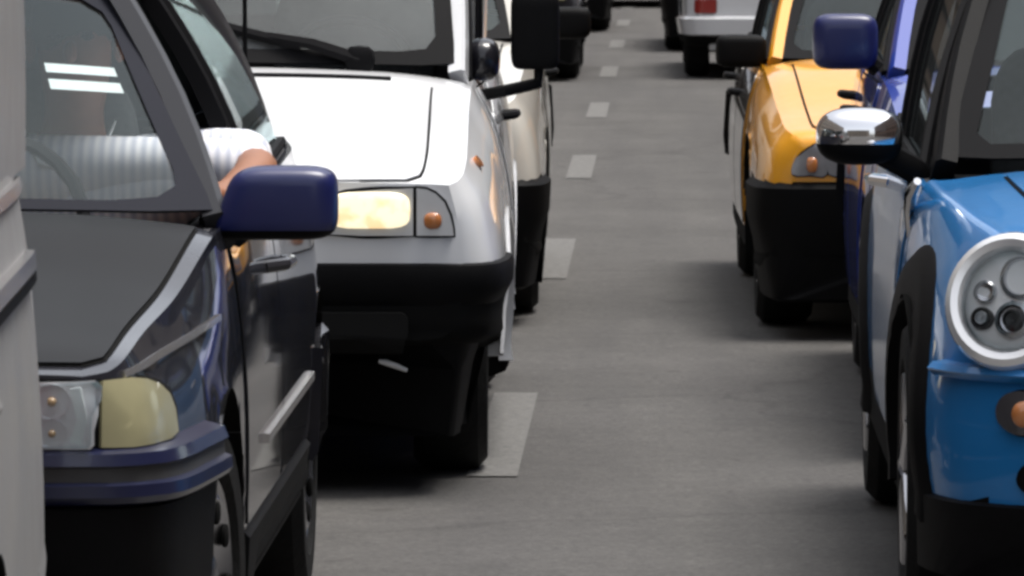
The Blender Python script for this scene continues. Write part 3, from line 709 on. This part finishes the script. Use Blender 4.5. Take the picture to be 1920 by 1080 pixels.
# ================================================================== 3 white van
c = Car('van', 'white van with warm lit headlight and large square black mirror', 'van', (-1.165, 14.95, 0), 1.2)
c.body([(0, .69, .38, .5, .655, .738, .746), (.03, .735, .37, .5, .675, .746, .756), (.10, .765, .36, .52, .69, .765, .785), (.3, .785, .35, .55, .695, .80, .835), (.7, .795, .25, .58, .695, .88, .92),
        (1.0, .80, .2, .60, .70, .935, .985), (1.6, .80, .2, .62, .715, .955, .985), (3.5, .80, .22, .62, .73, .97, 1.0), (3.95, .79, .26, .6, .73, .97, 1.0), (4.02, .76, .28, .58, .70, .95, .98)],
       M['white'], 1.02, 3.9, (.76, 3.30), .335, wheel_r=.29, low=.54, lowr=.3)
c.wheels('cover', .055, rm=M['plasticg'])
c.hood(M['white'], .015, .86, .86, .04)
c.strip('cowl_vent', [(-.5+.1*i, .895-.02*(1-((-.5+.1*i)/.5)**2)) for i in range(11)], .022, M['seal'], 'top', .006)
for sd in (-1, 1):
    h = c.patch('headlight', dense([(sd*a, b) for a, b in [(.345, .625), (.350, .67), (.365, .70), (.39, .715), (.42, .722), (.50, .728), (.572, .731), (.572, .62), (.45, .62)]], .02), M['reflector'], 'front', .014, .008, 5)
    for x_, z_ in ((sd*.47, .672),):
        p, _ = c.cast((x_, -3, z_), (0, 1, 0))
        MB().sup((p.x, p.y-.018, p.z+.008), (.096, .012, .043), .5, 24, 10).build('lamp', M['lit'], h)
    h = c.patch('indicator', dense([(sd*a, b) for a, b in [(.580, .62), (.580, .731), (.605, .728), (.625, .718), (.645, .698), (.658, .668), (.665, .64), (.667, .62)]], .02), M['reflector'], 'front', .010, .006, 5)
    p, _ = c.cast((sd*.618, -3, .655), (0, 1, 0)); MB().sup((p.x, p.y-.01, p.z), (.022, .012, .020), .8, 12, 8).build('bulb', M['amberl'], h)
    c.patch('repeater', [(.345+.022*math.cos(a), .775+.013*math.sin(a)) for a in [2*math.pi*k/16 for k in range(16)]], M['amberl'], 'side', .010, 0, 2, side=sd)
c.band('front_bumper', [(.14, -.10), (.30, -.08), (.40, -.035), (.455, .0), (.49, .014), (.535, .016), (.55, .012), (.555, 0)], M['plastic'], (-92, 92), .44, 70)
c.patch('grille', rrect(-.33, .33, .625, .71, .015), M['plastic'], 'front', .008, .004, 4)
c.patch('air_dam', rrect(-.3, .56, .37, .44, .02), mat('dull_black_panel', (.009, .009, .009), .7, spec=.1), 'front', .03, 0, 4)
q = MB(); q.tube([(.490, .035, .322), (.508, .034, .319), (.53, .036, .311), (.556, .042, .300)], [.006, .010, .009, .006], 8, flat=.8); q.build('reflector_strip', M['platew'], c.root)
c.arch_trim(M['white'], .03, .006)
c.doors(1.1, 2.1, None, .3, M['seal'])
c.cabin(1.0, .985, .655, 1.55, 1.62, .60, 3.8, 1.75, .66, 3.93, 1.0, .70, bow=.06, band=.038, pil=.035, yb=2.15, rad=.10, bandm=M['seal'], crown=.06, tint='glassd')
c.wiper(.64, .0, .0, .15, big=1.8); c.wiper(-.25, .0, -.85, .12, big=1.8)
o = c.mirror(1, (.858, 1.28, 1.068), (.062, .045, .098), M['plastic'], (.72, 1.25, .92), p=.3, arm=[[(.715, 1.22, .905), (.78, 1.20, .918), (.865, 1.26, .935), (.868, 1.28, .98)]], armr=.013)
MB().sup((.725, 1.30, .995), (.045, .08, .055), .75, 20, 12).build('mirror_base', M['dark'], c.root)
c.mirror(-1, (-.88, 1.28, 1.125), (.062, .045, .098), M['plastic'], (-.72, 1.25, .96), p=.3, arm=[[(-.715, 1.22, .945), (-.78, 1.20, .965), (-.865, 1.26, .985), (-.865, 1.28, 1.03)]], armr=.013)
van = c

# ================================================================== 4.. generic saloon used for the half hidden cars
def saloon(name, label, cat, loc, rotz, pm, lowm, group=None, bump_top=.50, hz=.70, L=4.15, mirm=None, half=.83, tail=False, cowlz=.92, roof=1.36, lampz=None, glassm='glass', rm=None, ind='olive', mdx=0, mdz=0, ms=(.085, .06, .055), tl=(.62, .76), rb=None):
    c = Car(name, label, cat, loc, rotz, group); k = half/.84; dz = cowlz-.92
    c.body([(0, .72*k, .28, .45, .68*k, hz-.05, hz-.04), (.03, .775*k, .24, .46, .71*k, hz-.02, hz), (.12, .81*k, .22, .48, .735*k, hz, hz+.02), (.3, .825*k, .2, .5, .745*k, hz+.03, hz+.06),
            (1.1, .84*k, .2, .55, .775*k, .875+dz, .925+dz), (2, .84*k, .2, .56, .79*k, .90+dz, .93+dz), (L-.7, .83*k, .22, .56, .77*k, .92+dz, .95+dz), (L-.12, .79*k, .25, .55, .72*k, .89+dz, .92+dz), (L, .70*k, .3, .5, .64*k, .80+dz, .82+dz)],
           pm, 1.1, L-.55, (.80, L-.80), .33, wheel_r=.29, low=bump_top-.01, lowr=.36)
    c.wheels(rm=rm); c.doors(1.15, L-1.1, 2.1, .3, M['plastic'])
    c.cabin(1.12, .90+dz, .73*k, 1.85, roof-.08, .58*k, L-1.1, roof-.08, .56*k, L-.5, .93+dz, .66*k, bow=.07, tint=glassm)
    lz = lampz or hz-.075
    for sd in (-1, 1):
        h = c.patch('headlight', dense([(sd*a*k, b) for a, b in crom([(.38, lz-.045), (.38, lz+.035), (.5, lz+.042), (.60, lz+.045), (.60, lz-.05), (.5, lz-.05)], 3, True)], .02), M[ind] if ind != 'olive' else M['reflector'], 'front', .012, .006, 4)
        lamp_bowls(c, [(sd*.5*k, lz, .038)], h)
        c.patch('indicator', dense([(sd*a*k, b) for a, b in crom([(.607, lz-.05), (.607, lz+.045), (.65, lz+.04), (.70, lz), (.712, lz-.05), (.66, lz-.052)], 3, True)], .02), M[ind], 'front', .010, .005, 4)
        c.patch('tail_light', rrect(sd*.65*k-.075, sd*.65*k+.075, tl[0], tl[1], .02), M['redl'] if not tail else M['redlit'], 'rear', .012, .004, 4)
    c.patch('grille', rrect(-.34, .34, lz-.04, lz+.035, .015), M['plastic'], 'front', .01, .004, 4)
    b = c.band('front_bumper', [(.12, -.04), (.13, -.02), (.3, .005), (bump_top-.12, .018), (bump_top-.02, .02), (bump_top, 0)], lowm, (-92, 92), .43)
    c.band('rear_bumper', [(.42, 0), (.43, .02), (.50, .025), (.66, .025), (.68, 0)] if not rb else [(.31, 0), (.32, .03), (.43, .04), (.45, 0)], rb or lowm, (-92, 92), .43, rear=True)
    mm = mirm or M['plastic']
    for sd in (-1, 1): c.mirror(sd, (sd*(.90*k-mdx), 1.30, .955+dz-mdz), ms, mm, (sd*.78*k, 1.3, .90+dz))
    c.wiper(-.25, .02, .35, .04)
    return c
c = saloon('car', 'white car with dark lower bumper behind the white van, half hidden by its mirror', 'car', (-1.215, 20.6, 0), .8, M['white2'], M['plastic'], None, .48, .74, roof=1.45)
c.hood(M['white2'], .06, 1.0, .88)

# 5-7 dark cars far up the left lane
saloon('car', 'dark car at the far end of the dashed line, beyond the square van mirror', 'car', (-1.42, 44.9, 0), 0, M['dark'], M['plastic'], bump_top=.5, rm=M['plastic'])
saloon('car', 'second dark car up the left side, cut off by the top edge', 'car', (-1.33, 58.8, 0), 0, M['dark'], M['plastic'], rm=M['plastic'])
saloon('car', 'farthest dark car, only its bumper showing at the top edge between the queues', 'car', (-.36, 69.5, 0), 0, M['dark'], M['plastic'])

# ================================================================== right lane
# Mini-like small blue car
c = Car('car', 'bright blue small car with round chrome rimmed headlight at the right edge', 'car', (1.30, 11.72, 0), 0)
c.body([(0, .52, .28, .42, .48, .53, .54), (.03, .62, .24, .42, .56, .60, .61), (.08, .70, .22, .43, .62, .67, .69), (.16, .765, .2, .44, .66, .735, .755), (.30, .81, .2, .46, .685, .775, .81), (.55, .835, .2, .48, .73, .80, .845),
        (.95, .842, .2, .50, .78, .835, .885), (1.3, .843, .2, .54, .80, .86, .90), (2.8, .843, .2, .56, .80, .89, .93), (3.3, .83, .22, .54, .75, .90, .93), (3.52, .79, .25, .52, .70, .87, .90), (3.63, .68, .3, .5, .6, .8, .82)],
       M['blue'], 1.05, 3.2, (.72, 3.19), .345, sharp=False, wheel_r=.305, low=.30, lowr=.34)
c.wheels('spoke', .0, .19, rm=M['alloy'])
c.arch_trim(M['plastic'], .10, .018)
for sd in (-1, 1):
    el = [(sd*.655+.112*math.cos(a), .672+.122*math.sin(a)) for a in [2*math.pi*k/40 for k in range(40)]]
    base, nb = c.cast((sd*.655, -3, .672), (0, 1, 0))
    # lamp unit: a shallow drum set into the wing, facing forward and slightly outward
    ax = Vector((sd*.40, -1, .30)).normalized(); ux = Vector((1, 0, 0)); ux = (ux-ax*ux.dot(ax)).normalized(); uz = ux.cross(ax)*1.0
    if uz.z < 0: uz = -uz
    ctr = base + ax*.030
    def ring(r1, r2, d): return [ctr+ux*r1*math.cos(t_)+uz*r2*math.sin(t_)+ax*d for t_ in [2*math.pi*k/48 for k in range(48)]]
    q = MB(); rs = [ring(.122, .126, -.13), ring(.127, .131, 0), ring(.122, .126, .013), ring(.110, .114, .020), ring(.097, .101, .016), ring(.089, .093, .002)]
    V = [p for r_ in rs for p in r_]; q.add(V, [(i*48+j, i*48+(j+1) % 48, (i+1)*48+(j+1) % 48, (i+1)*48+j) for i in range(5) for j in range(48)])
    h = q.build('headlight', mat('satin_ring', (.92, .92, .93), .25, .5, coat=1), c.root)
    q = MB(); rs = [ring(.091, .095, .004), ring(.088, .090, -.004), ring(.06, .06, -.010), ring(.004, .004, -.012)]
    q.add([p for r_ in rs for p in r_], [(i*48+j, i*48+(j+1) % 48, (i+1)*48+(j+1) % 48, (i+1)*48+j) for i in range(3) for j in range(48)])
    q.build('reflector', mat('pale_reflector', (.93, .93, .92), .45, .1), h)
    def disc(cx, cz, r, d, nm, m_):
        cc = ctr+ux*cx+uz*cz; d += .012; q = MB(); pr_ = [(-.02, r), (d, r), (d+.003, r*.8), (d-.006, r*.72), (d-.01, .002)]
        q.add([cc+ux*rr_*math.cos(t_)+uz*rr_*math.sin(t_)+ax*dd for dd, rr_ in pr_ for t_ in [2*math.pi*k/24 for k in range(24)]], [(i*24+j, i*24+(j+1) % 24, (i+1)*24+(j+1) % 24, (i+1)*24+j) for i in range(4) for j in range(24)])
        return q.build(nm, m_, h)
    disc(sd*.055, -.028, .021, -.008, 'lamp_ring', M['plasticg']); disc(sd*.055, -.028, .012, -.004, 'bulb', M['reflector'])
    disc(-sd*.005, -.036, .034, -.006, 'lamp_ring', M['alloy']); disc(-sd*.005, -.036, .018, 0, 'bulb', M['plasticg'])
    disc(sd*.05, .022, .022, -.014, 'lamp_ring', M['alloy']); disc(-sd*.02, .045, .042, -.018, 'lamp_ring', M['alloy'])
    q = MB(); rs = [ring(.092, .096, .006), ring(.085, .088, .020), ring(.05, .05, .030), ring(.003, .003, .034)]
    q.add([p for r_ in rs for p in r_], [(i*48+j, i*48+(j+1) % 48, (i+1)*48+(j+1) % 48, (i+1)*48+j) for i in range(3) for j in range(48)]); q.build('lens', M['clear'], h)
    f = c.patch('fog_lamp', [(sd*.64+.042*math.cos(a), .475+.040*math.sin(a)) for a in [2*math.pi*k/24 for k in range(24)]], M['alloy'], 'front', .02, .004, 4)
    p, _ = c.cast((sd*.64, -3, .475), (0, 1, 0)); MB().sup((p.x, p.y-.02, p.z), (.026, .012, .025), .9, 16, 8).build('bulb', M['amberl'], f)
    c.patch('air_intake', [(sd*.59+.06*math.cos(a), .355+.038*math.sin(a)) for a in [2*math.pi*k/24 for k in range(24)]], M['plastic'], 'front', .012, .004, 4)
c.band('front_bumper', [(.528, -.004, 0), (.532, .018, 0), (.545, .032, 0), (.556, .024, 0), (.560, -.004, 0)], M['blue'], (-72, 72), .5)
c.band('valance', [(.15, -.03), (.16, .0), (.27, .014), (.30, .014), (.305, 0)], M['plastic'], (-88, 88), .4)
c.band('bumper_lip', [(.30, 0), (.305, .02), (.33, .028), (.345, .012), (.35, 0)], M['blue'], (-52, 52), .5)
c.patch('grille', rrect(-.36, .36, .58, .66, .03), M['chrome'], 'front', .01, .004, 4)
c.hood(M['blue'], .17, .98, .80, .05)
c.doors(1.1, 2.35, None, .32, M['chrome'], .80)
c.cabin(1.02, .895, .735, 1.55, 1.33, .60, 2.95, 1.36, .60, 3.28, .96, .66, bow=.10, band=.04, yb=2.3, pil=.045, pilm=M['plastic'], crown=.05, rad=.07)
c.wiper(-.55, .03, .30, .07); c.wiper(.25, .03, .8, .1)
for sd in (-1, 1):
    o = c.mirror(sd, (sd*.912, 1.16, .94), (.088, .065, .058), M['chrome'], (sd*.80, 1.2, .86), p=.75, arm=[[(sd*.775, 1.24, .82), (sd*.80, 1.20, .87), (sd*.87, 1.17, .91)]], armr=.024, capz=-.014)
    p, _ = c.cast((sd*3, 1.0, .80), (-sd, 0, 0)); q = MB()
    q.tube([(p.x+sd*.004, .93, .86), (p.x+sd*.015, .98, .835), (p.x+sd*.015, 1.06, .80), (p.x+sd*.01, 1.08, .74)], [.008, .013, .012, .010], 8); q.build('side_badge', M['chrome'], c.root)

# blue car behind it
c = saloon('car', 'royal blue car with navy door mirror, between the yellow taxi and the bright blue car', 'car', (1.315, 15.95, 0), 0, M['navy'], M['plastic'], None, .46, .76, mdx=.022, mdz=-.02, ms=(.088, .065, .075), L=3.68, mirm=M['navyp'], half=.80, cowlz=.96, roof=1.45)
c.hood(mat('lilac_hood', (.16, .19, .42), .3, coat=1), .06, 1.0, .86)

# yellow taxi
c = saloon('taxi', 'yellow and black taxi with black bumper and black door mirror', 'taxi', (1.105, 20.05, 0), .8, M['yellow'], M['plastic'], None, .50, .665, lampz=.575, ind='lampgrey', mdx=.055, mdz=.03, mirm=M['plastic'], half=.835, cowlz=.87, roof=1.36)
c.hood(M['yellow'], .06, 1.0, .88)
for sd in (-1, 1):
    p, _ = c.cast((sd*.65, -3, .555), (0, 1, 0)); MB().sup((p.x, p.y-.012, p.z), (.018, .01, .024), .7, 12, 8).build('indicator_bulb', M['amberl'], c.root)
    for a, b in ((1.18, 2.06), (2.12, 3.0)):
        d = c.patch('door_skin', rrect(a, b, .31, .80, .03), M['grey'], 'side', .008, .004, 8, side=sd)

# white car seen from behind: nose points away
c = saloon('car', 'white car showing a red tail light beyond the yellow taxi mirror', 'car', (.92, 49.6, 0), 180, M['white'], M['plastic'], tail=True, tl=(.47, .57), rb=M['white'])
c.strip('plate', [(.2, .2), (.3, .2)], .03, M['platew'], 'front', .02)
c.patch('number_plate', rrect(.38, .62, .20, .25, .01), M['platew'], 'rear', .04, 0, 4)
saloon('car', 'dark car at the top edge just left of the white car with the red light', 'car', (.78, 52.4, 0), 0, M['dark'], M['plastic'], rm=M['plastic'])
